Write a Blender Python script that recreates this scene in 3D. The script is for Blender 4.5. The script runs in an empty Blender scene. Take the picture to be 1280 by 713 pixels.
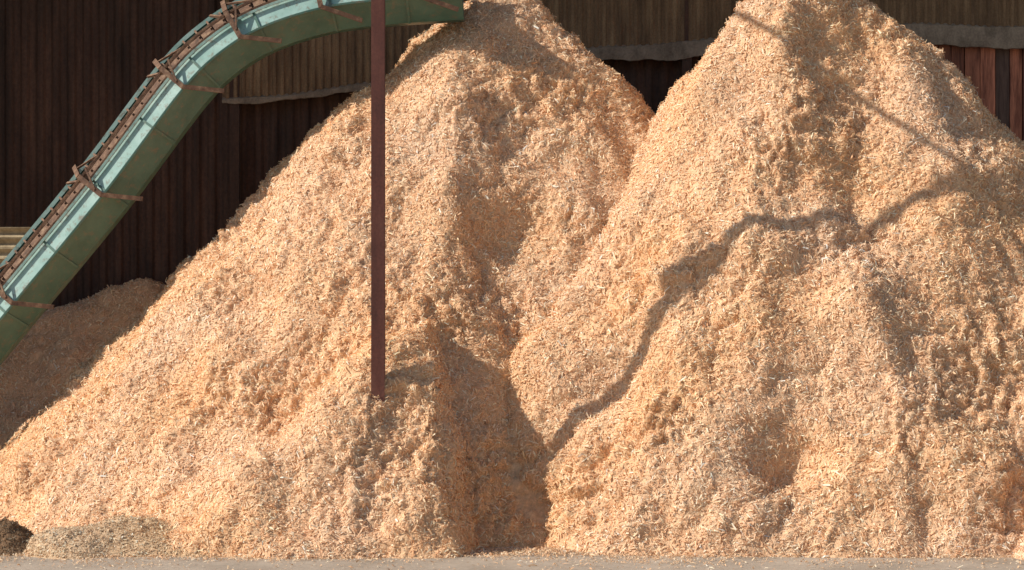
import bpy, math, numpy as np
from mathutils import Vector, Matrix
rng = np.random.default_rng(7)
scene = bpy.context.scene

# ------------------------------------------------------------------ noise
PERM = np.random.default_rng(3).permutation(256)
PERM = np.concatenate([PERM, PERM, PERM])
G = np.random.default_rng(5).normal(size=(256, 3)); G /= np.linalg.norm(G, axis=1)[:, None]
def perlin(p, seed=0):
    p = p + seed * 17.31
    i = np.floor(p).astype(np.int64); f = p - i; i &= 255
    u = f * f * f * (f * (f * 6 - 15) + 10)
    out = 0
    for a in (0, 1):
        for b in (0, 1):
            for c in (0, 1):
                h = PERM[PERM[PERM[(i[:, 0] + a) & 255] + ((i[:, 1] + b) & 255)] + ((i[:, 2] + c) & 255)]
                g = G[h]
                d = g[:, 0] * (f[:, 0] - a) + g[:, 1] * (f[:, 1] - b) + g[:, 2] * (f[:, 2] - c)
                w = (u[:, 0] if a else 1 - u[:, 0]) * (u[:, 1] if b else 1 - u[:, 1]) * (u[:, 2] if c else 1 - u[:, 2])
                out = out + d * w
    return out * 1.5

# ------------------------------------------------------------------ materials
def newmat(name):
    m = bpy.data.materials.new(name); m.use_nodes = True
    nt = m.node_tree; b = nt.nodes['Principled BSDF']
    return m, nt, b
def ramp(nt, fac, stops):
    r = nt.nodes.new('ShaderNodeValToRGB')
    while len(r.color_ramp.elements) < len(stops): r.color_ramp.elements.new(0.5)
    for e, (p, c) in zip(r.color_ramp.elements, stops):
        e.position = p; e.color = (*c, 1)
    nt.links.new(fac, r.inputs[0]); return r.outputs[0]
def noise(nt, scale, detail=4, rough=0.6, vec=None, stretch=None):
    n = nt.nodes.new('ShaderNodeTexNoise'); n.inputs['Scale'].default_value = scale
    n.inputs['Detail'].default_value = detail; n.inputs['Roughness'].default_value = rough
    tc = nt.nodes.new('ShaderNodeTexCoord'); v = tc.outputs['Object']
    if stretch:
        mp = nt.nodes.new('ShaderNodeMapping'); mp.inputs['Scale'].default_value = stretch
        nt.links.new(v, mp.inputs[0]); v = mp.outputs[0]
    nt.links.new(v, n.inputs['Vector']); return n.outputs['Fac']
def mix(nt, fac, a, b, mode='MIX'):
    m = nt.nodes.new('ShaderNodeMix'); m.data_type = 'RGBA'; m.blend_type = mode
    for s, val in ((0, fac), (6, a), (7, b)):
        if isinstance(val, (int, float)): m.inputs[s].default_value = val
        elif isinstance(val, tuple): m.inputs[s].default_value = (*val, 1)
        else: nt.links.new(val, m.inputs[s])
    return m.outputs[2]
def bump(nt, b, h, dist, strength=1.0):
    n = nt.nodes.new('ShaderNodeBump'); n.inputs['Distance'].default_value = dist
    n.inputs['Strength'].default_value = strength
    nt.links.new(h, n.inputs['Height']); nt.links.new(n.outputs[0], b.inputs['Normal'])

def shavings_mat():
    m, nt, b = newmat('wood_fines')
    at = nt.nodes.new('ShaderNodeAttribute'); at.attribute_name = 'Col'
    f = noise(nt, 45, 2, 0.7)
    c = mix(nt, 1.0, at.outputs['Color'], ramp(nt, f, [(0.3, (0.75, 0.7, 0.65)), (0.7, (1, 1, 1))]), 'MULTIPLY')
    nt.links.new(c, b.inputs['Base Color'])
    b.inputs['Roughness'].default_value = 0.8
    b.inputs['Specular IOR Level'].default_value = 0.2
    bump(nt, b, f, 0.018, 0.8)
    m2, nt, b = newmat('wood_shaving_chip')
    at = nt.nodes.new('ShaderNodeAttribute'); at.attribute_name = 'Col'
    nt.links.new(at.outputs['Color'], b.inputs['Base Color'])
    b.inputs['Roughness'].default_value = 0.55
    b.inputs['Specular IOR Level'].default_value = 0.25
    tr = nt.nodes.new('ShaderNodeBsdfTranslucent'); nt.links.new(at.outputs['Color'], tr.inputs[0])
    ms = nt.nodes.new('ShaderNodeMixShader'); ms.inputs[0].default_value = 0.17
    nt.links.new(b.outputs[0], ms.inputs[1]); nt.links.new(tr.outputs[0], ms.inputs[2])
    nt.links.new(ms.outputs[0], nt.nodes['Material Output'].inputs[0])
    return m, m2
M_SHAV, M_CHIP = shavings_mat()

def rough_metal(name, c1, c2, c3, scale=3, stretch=(1, 1, 0.15), rough=0.8, bd=0.01):
    m, nt, b = newmat(name)
    f = noise(nt, scale, 8, 0.65, stretch=stretch); g = noise(nt, scale * 7, 5, 0.6)
    c = ramp(nt, f, [(0.3, c1), (0.52, c2), (0.75, c3)])
    c = mix(nt, 0.6, c, ramp(nt, g, [(0.3, (0.45, 0.42, 0.4)), (0.65, (1, 1, 1))]), 'MULTIPLY')
    nt.links.new(c, b.inputs['Base Color']); b.inputs['Roughness'].default_value = rough
    bump(nt, b, g, bd, 0.5)
    return m
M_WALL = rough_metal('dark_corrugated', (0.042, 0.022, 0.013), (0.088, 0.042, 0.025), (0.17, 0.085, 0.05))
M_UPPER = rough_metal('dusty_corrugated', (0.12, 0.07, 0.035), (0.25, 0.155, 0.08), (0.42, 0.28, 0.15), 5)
M_DUST = rough_metal('dusty_ledge', (0.15, 0.11, 0.075), (0.32, 0.25, 0.18), (0.45, 0.36, 0.26), 4, (1, 1, 0.6))
M_BEIGE = rough_metal('beige_siding', (0.3, 0.22, 0.12), (0.5, 0.38, 0.22), (0.6, 0.48, 0.3), 2, (1, 1, 1))
M_RUST = rough_metal('rust', (0.07, 0.035, 0.02), (0.2, 0.105, 0.06), (0.42, 0.28, 0.17), 8, (1, 1, 1))
M_POLE = rough_metal('red_oxide_paint', (0.085, 0.024, 0.015), (0.15, 0.045, 0.028), (0.22, 0.09, 0.06), 4, (1, 1, 0.25), 0.6, 0.003)
M_ROOF = rough_metal('roof_sheet', (0.08, 0.07, 0.06), (0.13, 0.11, 0.1), (0.2, 0.17, 0.15), 2, (1, 1, 1))

def green_mat(name, base, lite, amt=0.8):
    m, nt, b = newmat(name)
    f = noise(nt, 2.2, 7, 0.65); g = noise(nt, 9, 8, 0.72)
    c = ramp(nt, f, [(0.3, base), (0.7, lite)])
    d = nt.nodes.new('ShaderNodeMapRange'); nt.links.new(g, d.inputs[0])
    d.inputs[1].default_value = 0.53; d.inputs[2].default_value = 0.66; d.inputs[3].default_value = 0; d.inputs[4].default_value = amt
    c = mix(nt, d.outputs[0], c, (0.2, 0.14, 0.09))
    nt.links.new(c, b.inputs['Base Color']); b.inputs['Roughness'].default_value = 0.38
    bump(nt, b, g, 0.004, 0.5)
    return m
M_GREEN_SHADED = green_mat('green_paint_shaded', (0.045, 0.108, 0.08), (0.095, 0.185, 0.14), 0.6)  # shade of the down-facing trough is put into this darker green
M_GREEN_LIT = green_mat('green_paint_lit', (0.2, 0.36, 0.31), (0.42, 0.58, 0.52))  # same green, paler: light on side plate and rims is in the colour

# ------------------------------------------------------------------ mesh helper
def npmesh(name, V, F, mat, col=None, smooth=False, mat2=None, nbase=0):
    V = np.asarray(V, dtype=np.float32); F = np.asarray(F, dtype=np.int32)
    me = bpy.data.meshes.new(name)
    me.vertices.add(len(V)); me.vertices.foreach_set('co', V.ravel())
    me.loops.add(F.size); me.loops.foreach_set('vertex_index', F.ravel())
    me.polygons.add(len(F)); me.polygons.foreach_set('loop_start', np.arange(len(F), dtype=np.int32) * F.shape[1])
    me.polygons.foreach_set('use_smooth', np.full(len(F), smooth) if np.isscalar(smooth) else smooth)
    me.materials.append(mat)
    if mat2 is not None:
        me.materials.append(mat2); mi = np.ones(len(F), dtype=np.int32); mi[:nbase] = 0
        me.polygons.foreach_set('material_index', mi)
    me.update(calc_edges=True)
    if col is not None:
        a = me.color_attributes.new('Col', 'FLOAT_COLOR', 'POINT')
        c4 = np.ones((len(V), 4), dtype=np.float32); c4[:, :3] = col
        a.data.foreach_set('color', c4.ravel())
    o = bpy.data.objects.new(name, me); scene.collection.objects.link(o); return o

def box(bx, c, s, R=None):
    V, F = bx; n = len(V)
    for sx in (-1, 1):
        for sy in (-1, 1):
            for sz in (-1, 1):
                v = Vector((sx * s[0] / 2, sy * s[1] / 2, sz * s[2] / 2))
                if R is not None: v = R @ v
                V.append(tuple(Vector(c) + v))
    for f in ((0, 1, 3, 2), (4, 6, 7, 5), (0, 4, 5, 1), (2, 3, 7, 6), (0, 2, 6, 4), (1, 5, 7, 3)):
        F.append(tuple(n + k for k in f))
def empty(name):
    o = bpy.data.objects.new(name, None); scene.collection.objects.link(o); return o
def child(o, p): o.parent = p; return o

# ------------------------------------------------------------------ piles
def cone(x, y, xa, ya, za, RL, RR, RF, RB, p=2.2, t=0.1):
    dx = x - xa; dy = y - ya
    u = np.abs(dx) / np.where(dx < 0, RL, RR); v = np.abs(dy) / np.where(dy < 0, RF, RB)
    r = (u ** p + v ** p) ** (1 / p)
    return za * (1 - (np.sqrt(r * r + t * t) - t) / (math.sqrt(1 + t * t) - t))
def smax(a, b, k=0.25):
    h = np.clip(0.5 + 0.5 * (a - b) / k, 0, 1)
    return b + (a - b) * h + k * h * (1 - h)
def bumps(x, y, L):
    s = 0
    for (bx, by, rx, ry, a, rot) in L:
        c, sn = math.cos(rot), math.sin(rot)
        X = (x - bx) * c + (y - by) * sn; Y = -(x - bx) * sn + (y - by) * c
        s = s + a * np.exp(-(X / rx) ** 2 - (Y / ry) ** 2)
    return s
def h_left(x, y):
    s = np.clip((x + 1.6) / 1.8, 0, 1); s = s * s * (3 - 2 * s)
    h = cone(x, y, -0.05, 6.5, 7.8, 8.5, 7.6, 6.2 - 0.75 * s, 5.0, 2.1, 0.09)
    lobe = cone(x, y, -1.1, 2.1, 2.95, 4.2, 0.75, 2.55, 3.6, 3.0, 0.1)
    h = smax(h, lobe, 0.12)
    h = h + bumps(x, y, [(-2.6, 5.2, 0.7, 0.5, 0.2, 0), (-4.6, 4.2, 0.5, 0.9, 0.2, 0.3),
                         (-0.9, 4.6, 0.3, 1.3, 0.3, 0), (-3.0, 1.6, 0.35, 1.2, -0.3, 0.25),
                         (-5.8, 2.6, 0.8, 0.5, 0.1, 0), (0.15, 4.0, 0.6, 1.5, -0.42, 0)])
    return h
def h_right(x, y):
    h = cone(x, y, 4.2, 5.3, 8.05, 6.1, 8.6, 5.5, 5.0, 2.5, 0.09)
    h = h + bumps(x, y, [(3.9, 4.2, 0.35, 1.1, 0.3, -0.2), (4.95, 3.4, 0.6, 1.2, -0.45, 0),
                         (4.75, 1.5, 0.5, 0.6, 0.65, 0), (3.5, 0.9, 0.85, 0.4, -0.7, 0), (2.7, 0.8, 0.4, 0.6, 0.3, 0),
                         (5.75, 2.3, 0.45, 0.4, 0.4, 0), (5.2, 0.6, 0.5, 0.5, 0.35, 0),
                         (2.2, 2.3, 1.6, 0.3, 0.15, 0.25), (2.6, 2.9, 1.6, 0.25, -0.1, 0.25),
                         (0.2, 2.3, 0.7, 0.6, 0.6, 0), (0.05, 0.7, 0.6, 0.8, -1.1, 0), (1.6, 0.8, 0.5, 0.7, 0.3, 0), (6.3, 1.0, 0.4, 0.6, -0.3, 0)])
    return h
def h_back(x, y):
    return cone(x, y, -6.0, 9.4, 3.45, 6.5, 3.0, 2.6, 2.0, 2.0, 0.2)
def h_edge(x, y):
    return cone(x, y, 7.0, 0.1, 1.35, 0.85, 1.6, 1.2, 1.2, 2.0, 0.15)

PAL = np.array([[0.895, 0.578, 0.340], [0.945, 0.685, 0.435], [0.82, 0.49, 0.268], [0.95, 0.79, 0.565], [0.65, 0.395, 0.21], [0.95, 0.88, 0.74]])
def chips(P, N, lenr=(0.04, 0.13), tint=None, rise=0.012):
    n = len(P)
    t = rng.normal(size=(n, 3)); t -= (t * N).sum(1)[:, None] * N; t /= np.linalg.norm(t, axis=1)[:, None]
    b = np.cross(N, t)
    a = rng.normal(0, 0.26, n)[:, None]
    t2 = t * np.cos(a) + N * np.sin(a); n2 = N * np.cos(a) - t * np.sin(a)
    r = rng.normal(0, 0.45, n)[:, None]
    b2 = b * np.cos(r) + n2 * np.sin(r)
    L = (lenr[0] + (lenr[1] - lenr[0]) * rng.random(n) ** 3)[:, None]
    W = (0.0065 + 0.018 * rng.random(n) ** 2.3)[:, None]
    cu = (rng.normal(0.12, 0.14, n))[:, None] * L
    c = P + N * (rise * (0.2 + rng.random(n)))[:, None]
    tw = rng.normal(0, 0.5, n)[:, None]
    V = np.empty((n, 6, 3))
    for k, s in enumerate((-0.5, 0, 0.5)):
        bb = b2 * np.cos(tw * s * 2) + n2 * np.sin(tw * s * 2)
        ctr = c + t2 * L * s + n2 * (cu * (1 if s == 0 else -0.3))
        wk = W * (1 if s == 0 else 0.7)
        V[:, 2 * k] = ctr - bb * wk / 2; V[:, 2 * k + 1] = ctr + bb * wk / 2
    base = (np.arange(n) * 6)[:, None]
    F = np.concatenate([base + np.array([[0, 1, 3, 2]]), base + np.array([[2, 3, 5, 4]])])
    ci = rng.choice(len(PAL), n, p=[0.3, 0.28, 0.17, 0.14, 0.08, 0.03])
    C = PAL[ci] * (0.9 + 0.2 * rng.random(n))[:, None]
    if tint is not None: C = C * tint
    return V.reshape(-1, 3), F, np.repeat(np.clip(C, 0, 0.95), 6, axis=0)

def tintf(P):
    f = perlin(P * 0.6, 9)[:, None]; g = perlin(P * 1.7, 11)[:, None]
    return 1 + np.array([[0.02, -0.02, -0.10]]) * f * 1.6 + np.array([[0.06, 0.06, 0.06]]) * g

def pile(name, hf, x0, x1, y0, y1, res, nchips, others=(), amp=1.0, tintmul=(1, 1, 1), lenr=(0.035, 0.15)):
    xs = np.arange(x0, x1, res); ys = np.arange(y0, y1, res * 0.8)
    X, Y = np.meshgrid(xs, ys); nx, ny = len(xs), len(ys)
    q = np.stack([X.ravel() * 0.45, Y.ravel() * 0.45, np.full(X.size, 2.0)], 1)
    q2 = q * 3.1
    Xw = X + 0.2 * perlin(q, 1).reshape(X.shape) + 0.1 * perlin(q2, 31).reshape(X.shape)
    Yw = Y + 0.25 * perlin(q, 2).reshape(X.shape) + 0.14 * perlin(q2, 32).reshape(X.shape)
    H = hf(Xw, Yw)
    fade = np.clip((H + 0.05) / 0.4, 0, 1)
    H = np.where(H > 0, H, np.maximum(H, -0.25))
    gy, gx = np.gradient(H, res * 0.8, res)
    N = np.stack([-gx, -gy, np.ones_like(H)], -1); N /= np.linalg.norm(N, axis=-1)[..., None]
    P = np.stack([X, Y, H], -1).reshape(-1, 3); N = N.reshape(-1, 3)
    d = 0.17 * perlin(P * 0.9, 3)
    w = P + 0.14 * np.stack([perlin(P * 2.5, 20), perlin(P * 2.5, 21), perlin(P * 2.5, 22)], 1)
    d += 0.14 * (np.abs(perlin(w * 1.5, 4)) - 0.3)
    m = np.clip(0.6 + 1.3 * perlin(P * 0.7, 25), 0.2, 1.5)
    d += 0.12 * m * (np.abs(perlin(w * 3.1, 5)) - 0.3)
    d += 0.085 * m * (np.abs(perlin(w * 6.2, 6)) - 0.3)
    d += 0.035 * m * perlin(P * 12, 7) + 0.013 * perlin(P * 25, 8)
    d *= amp * (0.15 + 0.85 * fade.ravel())
    P = P + N * d[:, None]
    G3 = P.reshape(ny, nx, 3)
    dx = np.gradient(G3, axis=1); dy = np.gradient(G3, axis=0)
    Nn = np.cross(dx, dy).reshape(-1, 3); ar = np.linalg.norm(Nn, axis=1); Nn /= ar[:, None]
    idx = np.arange(nx * ny).reshape(ny, nx)
    F = np.stack([idx[:-1, :-1], idx[:-1, 1:], idx[1:, 1:], idx[1:, :-1]], -1).reshape(-1, 4)
    tm = np.array([tintmul])
    C = np.clip(np.array([[0.86, 0.56, 0.335]]) * tintf(P) * tm * (0.97 + 0.3 * perlin(P * 20, 15))[:, None], 0.02, 0.93)
    keep = P[:, 2] > 0.005
    for o in others: keep &= P[:, 2] > o(P[:, 0], P[:, 1]) - 0.25
    wgt = ar * keep; wgt /= wgt.sum()
    pick = rng.choice(len(P), nchips, p=wgt)
    cp = P[pick] + rng.uniform(-.5, .5, (nchips, 1)) * dx.reshape(-1, 3)[pick] + rng.uniform(-.5, .5, (nchips, 1)) * dy.reshape(-1, 3)[pick]
    cv, cf, cc = chips(cp, Nn[pick], lenr, tint=tintf(cp) * tm)
    V = np.concatenate([P, cv]); FF = np.concatenate([F, cf + len(P)]); CC = np.concatenate([C, cc])
    sm = np.concatenate([np.ones(len(F), bool), np.zeros(len(cf), bool)])
    return npmesh(name, V, FF, M_SHAV, CC, sm, M_CHIP, len(F))

pile('wood_shavings_pile', h_left, -9.6, 5.0, -0.6, 8.2, 0.024, 150000, (h_right,))
pile('wood_shavings_pile', h_right, -2.4, 10.5, -0.8, 7.4, 0.024, 165000, (h_left,))
pile('wood_shavings_pile', h_back, -11.5, -3.0, 6.4, 9.95, 0.04, 20000, (h_left,), 0.6)
pile('wood_shavings_pile', h_edge, 6.0, 9.0, -1.2, 1.5, 0.024, 7000, (), 0.5)
def h_chaff(x, y): return cone(x, y, -4.6, 0.7, 0.4, 2.0, 1.8, 0.9, 1.3, 2.0, 0.1) + 0.07 * np.sin(x * 3.1) * np.cos(y * 2.2)
def h_dark(x, y): return cone(x, y, -6.35, 0.75, 0.34, 0.9, 0.5, 0.6, 0.6, 2.0, 0.3)
pile('chaff_heap', h_chaff, -7.0, -2.6, -0.8, 2.6, 0.024, 13000, (), 0.9, (0.78, 0.84, 0.86), (0.015, 0.07))
pile('bark_heap', h_dark, -7.6, -5.6, -0.1, 1.7, 0.024, 2500, (), 0.9, (0.28, 0.26, 0.24), (0.02, 0.08))

# ------------------------------------------------------------------ ground
def ground():
    m, nt, b = newmat('dusty_concrete')
    f = noise(nt, 0.8, 8, 0.6); g = noise(nt, 14, 6, 0.7)
    c = ramp(nt, f, [(0.3, (0.32, 0.255, 0.19)), (0.7, (0.52, 0.42, 0.32))])
    c = mix(nt, 0.5, c, ramp(nt, g, [(0.35, (0.6, 0.56, 0.52)), (0.6, (1, 1, 1))]), 'MULTIPLY')
    nt.links.new(c, b.inputs['Base Color']); b.inputs['Roughness'].default_value = 0.9
    bump(nt, b, g, 0.02, 0.5)
    S = 1500
    npmesh('ground', [(-S, -S, 0), (S, -S, 0), (S, S, 0), (-S, S, 0)], [(0, 1, 2, 3)], m)
ground()
n = 34000
gx = rng.uniform(-9, 9.5, n); gy = 0.8 - np.abs(rng.normal(0, 0.85, n))
cl = perlin(np.stack([gx * 0.8, gy * 1.5, gx * 0], 1), 3)
k = (gy > -0.1) | (cl + rng.normal(0, .25, n) > -0.05); gx = gx[k]; gy = gy[k]; n = len(gx)
gp = np.stack([gx, gy, np.full(n, 0.006)], 1)
cv, cf, cc = chips(gp, np.tile([[0, 0, 1.0]], (n, 1)), (0.02, 0.1), tint=0.92)
cv[:, 2] = np.maximum(cv[:, 2], 0.004)
npmesh('scattered_shavings', cv, cf, M_CHIP, cc)

# ------------------------------------------------------------------ shed
shed = empty('timber_shed')
def corrug(name, pts_fn, x0, x1, z0, z1, y, pitch, dep, mat, holes=None):
    step = pitch / 6; xs = np.arange(x0, x1 + step, step)
    zs = np.array(sorted(set([z0, z1] + ([holes[2], holes[3]] if holes else []))))
    yy = y + dep * np.sign(np.sin(xs / pitch * 2 * math.pi)) * np.abs(np.sin(xs / pitch * 2 * math.pi)) ** 0.5
    V = []; F = []
    for zi, z in enumerate(zs):
        for xi, x in enumerate(xs):
            zz = z if pts_fn is None or zi else pts_fn(x)
            V.append((x, yy[xi], zz))
    nx = len(xs)
    for zi in range(len(zs) - 1):
        for xi in range(nx - 1):
            if holes and holes[0] < xs[xi] < holes[1] and abs(zs[zi] - holes[2]) < 1e-6: continue
            a = zi * nx + xi; F.append((a, a + 1, a + nx + 1, a + nx))
    return npmesh(name, V, F, mat)
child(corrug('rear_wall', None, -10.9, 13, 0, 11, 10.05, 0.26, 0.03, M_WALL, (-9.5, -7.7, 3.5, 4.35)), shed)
bx = ([], []); x = 3.25; cols = []
while x < 13:
    w = rng.uniform(0.16, 0.26); yo = rng.uniform(-0.02, 0.02)
    box(bx, (x + w / 2, 9.95 + yo, 5.5), (w - 0.012, 0.03, 11)); k = rng.random()
    c = np.array([0.4, 0.155, 0.09]) * rng.uniform(0.5, 1.5) if k < 0.85 else np.array([0.13, 0.08, 0.06])
    cols += [c] * 8; x += w
mb, nt, b = newmat('red_brown_boards')
at = nt.nodes.new('ShaderNodeAttribute'); at.attribute_name = 'Col'
c = mix(nt, 1.0, at.outputs['Color'], ramp(nt, noise(nt, 6, 6, 0.7, stretch=(2, 1, 0.2)), [(0.35, (0.35, 0.3, 0.3)), (0.65, (1.3, 1.25, 1.2))]), 'MULTIPLY')
nt.links.new(c, b.inputs['Base Color']); b.inputs['Roughness'].default_value = 0.85
child(npmesh('board_wall', bx[0], bx[1], mb, np.array(cols)), shed)
def edge(x):
    return float(np.interp(x, [-4.8, -1.5, 1.6, 3.4, 6, 13], [6.45, 6.8, 7.35, 7.45, 7.68, 7.7])) + 0.03 * math.sin(x * 2.1)
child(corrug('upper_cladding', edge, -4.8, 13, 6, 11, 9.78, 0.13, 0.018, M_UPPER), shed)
V = []; F = []; xs = np.arange(-4.8, 13, 0.03)
rag = perlin(np.stack([xs * 3, xs * 0, xs * 0 + .5], 1), 2) * 0.04 + perlin(np.stack([xs * 14, xs * 0, xs * 0 + .5], 1), 4) * 0.012
for i, x in enumerate(xs):
    e = edge(x); th = float(np.interp(x, [-4.8, -1, 1.5, 4, 6, 13], [0.08, 0.12, 0.24, 0.28, 0.36, 0.3])) + rag[i]
    V += [(x, 9.80, e + 0.03), (x, 9.75, e - 0.01 + rag[i] * 0.5), (x, 9.745, e - th * 0.5), (x, 9.75, e - th), (x, 9.86, e - th)]
    if i:
        for k in range(4):
            a = (i - 1) * 5 + k; F.append((a, a + 5, a + 6, a + 1))
child(npmesh('dusty_ledge', V, F, M_DUST), shed)
ys = np.arange(6.35, 10.08, 0.05); V = []; F = []  # unseen wall, added to keep the left rear wall and back pile shaded
for i, y in enumerate(ys):
    xx = -10.9 + 0.03 * math.sin(y * 24)
    V += [(xx, y, 0), (xx, y, 11)]
    if i: a = 2 * i; F.append((a - 2, a, a + 1, a - 1))
child(npmesh('added_shade_wall', V, F, M_WALL), shed)
V = []; F = []; xs = np.arange(-11.3, 13.2, 0.07)
for i, x in enumerate(xs):
    dz = 0.03 * math.sin(x * 22)
    V += [(x, 5.75, 11.5 + dz), (x, 10.3, 11.05 + dz)]
    if i: a = 2 * i; F.append((a - 2, a, a + 1, a - 1))
child(npmesh('roof', V, F, M_ROOF), shed)
bx = ([], [])
box(bx, (1.0, 5.85, 11.3), (24, 0.15, 0.25))
for x in (-1.74, 12.9): box(bx, (x, 3.45, 11.2), (0.07, 4.6, 0.07))
for x in (-9.9, -4.6, 0.2, 2.9, 8.9): box(bx, (x, 9.84, 5.5), (0.16, 0.12, 11))
child(npmesh('beams', bx[0], bx[1], M_WALL), shed)

def column(px, py):
    bx = ([], [])
    box(bx, (px, py - 0.075, 5.6), (0.175, 0.016, 11.2))
    box(bx, (px, py + 0.075, 5.6), (0.175, 0.016, 11.2))
    box(bx, (px, py, 5.6), (0.012, 0.133, 11.2))
    box(bx, (px, py, 0.01), (0.34, 0.34, 0.02))
    return npmesh('steel_column', bx[0], bx[1], M_POLE)
column(-1.74, 1.22); column(12.9, 1.22)

nb = empty('beige_warehouse')
V = []; F = []; zs = np.arange(0, 7, 0.04)
for i, z in enumerate(zs):
    yy = 19 + 0.04 * math.sin(z * 30)
    V += [(-20, yy, z), (-2, yy, z)]
    if i: a = 2 * i; F.append((a - 2, a - 1, a + 1, a))
child(npmesh('front_wall', V, F, M_BEIGE), nb)
bx = ([], []); box(bx, (-11, 23.1, 3.45), (17.9, 8, 6.9)); child(npmesh('body', bx[0], bx[1], M_BEIGE), nb)
bx = ([], []); box(bx, (-11, 23, 7.1), (18.6, 9, 0.2)); child(npmesh('roof', bx[0], bx[1], M_ROOF), nb)

# ------------------------------------------------------------------ conveyor
conv = empty('conveyor')
ctrl = np.array([(-10.4, -0.2), (-8.7, 1.83), (-7.53, 3.24), (-6.18, 4.88), (-5.05, 6.38), (-4.45, 6.98), (-3.76, 7.40), (-2.82, 7.70), (-1.9, 7.82), (-0.75, 7.9)])
pts = []
for i in range(len(ctrl) - 1):
    p0 = ctrl[max(i - 1, 0)]; p1 = ctrl[i]; p2 = ctrl[i + 1]; p3 = ctrl[min(i + 2, len(ctrl) - 1)]
    for t in np.linspace(0, 1, 10, endpoint=False):
        pts.append(0.5 * ((2 * p1) + (-p0 + p2) * t + (2 * p0 - 5 * p1 + 4 * p2 - p3) * t * t + (-p0 + 3 * p1 - 3 * p2 + p3) * t ** 3))
pts.append(ctrl[-1]); pts = np.array(pts)
tan = np.gradient(pts, axis=0); tan /= np.linalg.norm(tan, axis=1)[:, None]
arc = np.concatenate([[0], np.cumsum(np.linalg.norm(np.diff(pts, axis=0), axis=1))])
YC = 5.55
def at_s(s):
    p = np.array([np.interp(s, arc, pts[:, 0]), np.interp(s, arc, pts[:, 1])])
    t = np.array([np.interp(s, arc, tan[:, 0]), np.interp(s, arc, tan[:, 1])]); t /= np.linalg.norm(t)
    return p, t, np.array([-t[1], t[0]])
def w3(p, n, pn, py): return (p[0] + n[0] * pn, YC + py, p[1] + n[1] * pn)
def sweep(name, prof, mat, closed=False):
    V = []; F = []; m = len(prof)
    S = np.linspace(0, arc[-1], 90)
    for i, s in enumerate(S):
        p, t, nn = at_s(s)
        for (a, b_) in prof: V.append(w3(p, nn, a, b_))
        if i:
            for k in range(m if closed else m - 1):
                a = (i - 1) * m + k; b2 = (i - 1) * m + (k + 1) % m
                F.append((a, a + m, b2 + m, b2))
    return child(npmesh(name, V, F, mat), conv)
sweep('side_plate', [(0.0, -0.27), (-0.25, -0.37), (-0.25, -0.355), (0.0, -0.255)], M_GREEN_LIT, True)
sweep('trough', [(-0.25, -0.355), (-0.58, 0.02), (-0.58, 0.35), (-0.25, 0.56), (0.36, 0.56), (0.36, 0.54), (-0.02, 0.2), (-0.02, -0.25)], M_GREEN_SHADED)
sweep('bed', [(0.35, 0.535), (0.0, 0.2), (0.0, -0.25)], M_RUST)
def rail(name, a, b_, w, mat): sweep(name, [(a, b_), (a + w, b_), (a + w, b_ + w), (a, b_ + w)], mat, True)
rail('near_rim', 0.0, -0.33, 0.035, M_GREEN_LIT)
rail('lower_rim', -0.27, -0.395, 0.03, M_GREEN_SHADED)
rail('far_rim', 0.35, 0.5, 0.06, M_GREEN_LIT)
rail('chain', 0.08, 0.02, 0.04, M_RUST); rail('chain', 0.24, 0.3, 0.04, M_RUST)
rail('guard_rail', 0.16, -0.30, 0.03, M_RUST)
def segbox(bx, A, B, w, t_axis):
    A = Vector(A); B = Vector(B); d = (B - A); L = d.length; d.normalize()
    t = Vector(t_axis).normalized(); n_ = d.cross(t).normalized()
    R = Matrix((d, t, n_)).transposed()
    box(bx, (A + B) / 2, (L, w[0], w[1]), R)
bx = ([], []); s = 0.2
while s < arc[-1] - 0.1:
    p, t, nn = at_s(s); T = (t[0], 0, t[1])
    segbox(bx, w3(p, nn, 0.025, -0.22), w3(p, nn, 0.04, 0.2), (0.03, 0.04), T)
    segbox(bx, w3(p, nn, 0.04, 0.2), w3(p, nn, 0.36, 0.5), (0.03, 0.04), T)
    s += 0.21
child(npmesh('slats', bx[0], bx[1], M_RUST), conv)
bx = ([], []); s = 0.9
while s < arc[-1] - 0.1:
    p, t, nn = at_s(s); T = (t[0], 0, t[1])
    segbox(bx, w3(p, nn, 0.0, -0.285), w3(p, nn, -0.25, -0.385), (0.035, 0.02), T)
    segbox(bx, w3(p, nn, -0.26, -0.36), w3(p, nn, -0.585, 0.0), (0.035, 0.03), T)
    s += 1.15
child(npmesh('joint_flanges', bx[0], bx[1], M_GREEN_SHADED), conv)
bx = ([], [])
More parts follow.
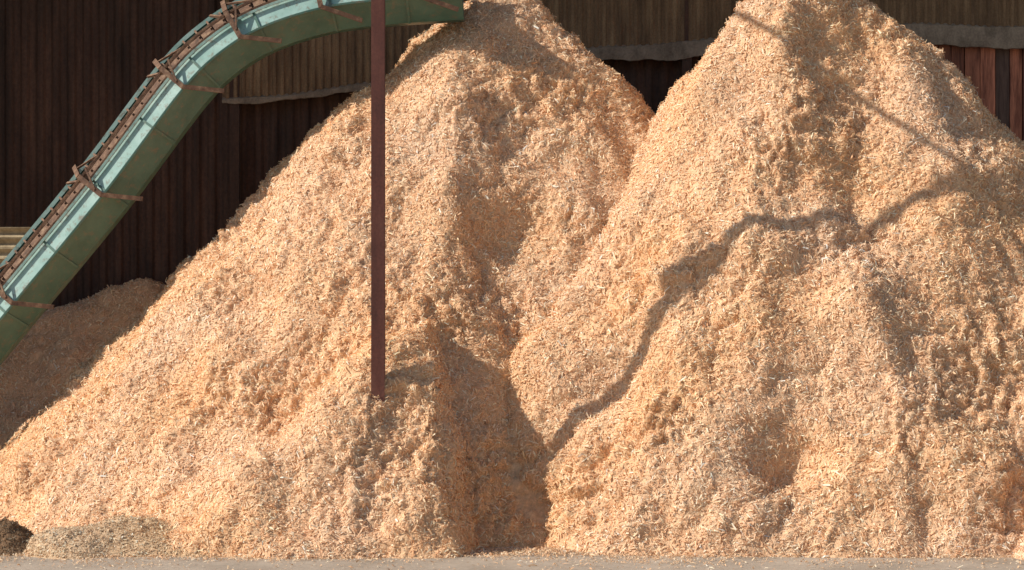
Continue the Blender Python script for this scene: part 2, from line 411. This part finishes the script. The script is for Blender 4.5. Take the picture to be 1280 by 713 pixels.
for xx in (-9.2, -7.5, -6.2, -5.0, -4.1, -2.85, -1.4):
    s = float(np.interp(xx, pts[:, 0], arc)); p, t, nn = at_s(s); T = (t[0], 0, t[1])
    prof = [(0.5, 0.62), (0.2, -0.35), (-0.25, -0.43)]
    for i in range(len(prof) - 1):
        segbox(bx, w3(p, nn, *prof[i]), w3(p, nn, *prof[i + 1]), (0.075, 0.035), T)
    q = np.array(w3(p, nn, -0.24, -0.43)); segbox(bx, q, q + np.array([0.6, 0.05, -0.06 if t[1] > .3 else -.2]), (0.06, 0.065), (0, 1, 0))
    p2, t2, n2 = at_s(s + 0.16)
    segbox(bx, w3(p2, n2, 0.2, -0.35), w3(p, nn, -0.12, -0.42), (0.03, 0.03), T)
    p2, t2, n2 = at_s(s - 0.22)
    segbox(bx, w3(p2, n2, 0.34, 0.1), w3(p, nn, 0.1, -0.35), (0.035, 0.035), T)
    p3, t3, n3 = at_s(min(s + 0.45, arc[-1] - .02))
    segbox(bx, w3(p, nn, 0.42, 0.4), w3(p3, n3, 0.16, -0.3), (0.03, 0.03), T)
child(npmesh('brackets', bx[0], bx[1], M_RUST), conv)
bx = ([], [])
for xx in (-3.3, -1.0): box(bx, (xx, 6.15, 9.7), (0.03, 0.03, 3.4))
child(npmesh('hangers', bx[0], bx[1], M_RUST), conv)

# ------------------------------------------------------------------ light
sv = Vector((-0.775, -0.165, 0.60)).normalized()
sd = bpy.data.lights.new('sun', 'SUN'); sd.energy = 5.0; sd.angle = math.radians(0.7); sd.color = (1, 0.95, 0.87)
so = bpy.data.objects.new('sun', sd); scene.collection.objects.link(so)
so.rotation_euler = (-sv).to_track_quat('-Z', 'Y').to_euler(); so.location = (-20, -10, 20)
w = bpy.data.worlds.new('World'); scene.world = w; w.use_nodes = True
nt = w.node_tree; bg = nt.nodes['Background']; bg.inputs[1].default_value = 0.097
sky = nt.nodes.new('ShaderNodeTexSky'); sky.sky_type = 'NISHITA'; sky.sun_disc = False
sky.sun_elevation = math.asin(sv.z); sky.sun_rotation = math.atan2(sv.x, sv.y)
nt.links.new(sky.outputs[0], bg.inputs[0])

cd = bpy.data.cameras.new('camera'); cd.sensor_width = 36; cd.lens = 84.4; cd.clip_end = 4000
co = bpy.data.objects.new('camera', cd); scene.collection.objects.link(co)
co.location = (0, -30, 3.385); co.rotation_euler = (math.radians(90), 0, 0)
scene.camera = co
scene.view_settings.view_transform = 'Standard'; scene.view_settings.look = 'None'; scene.view_settings.exposure = 0
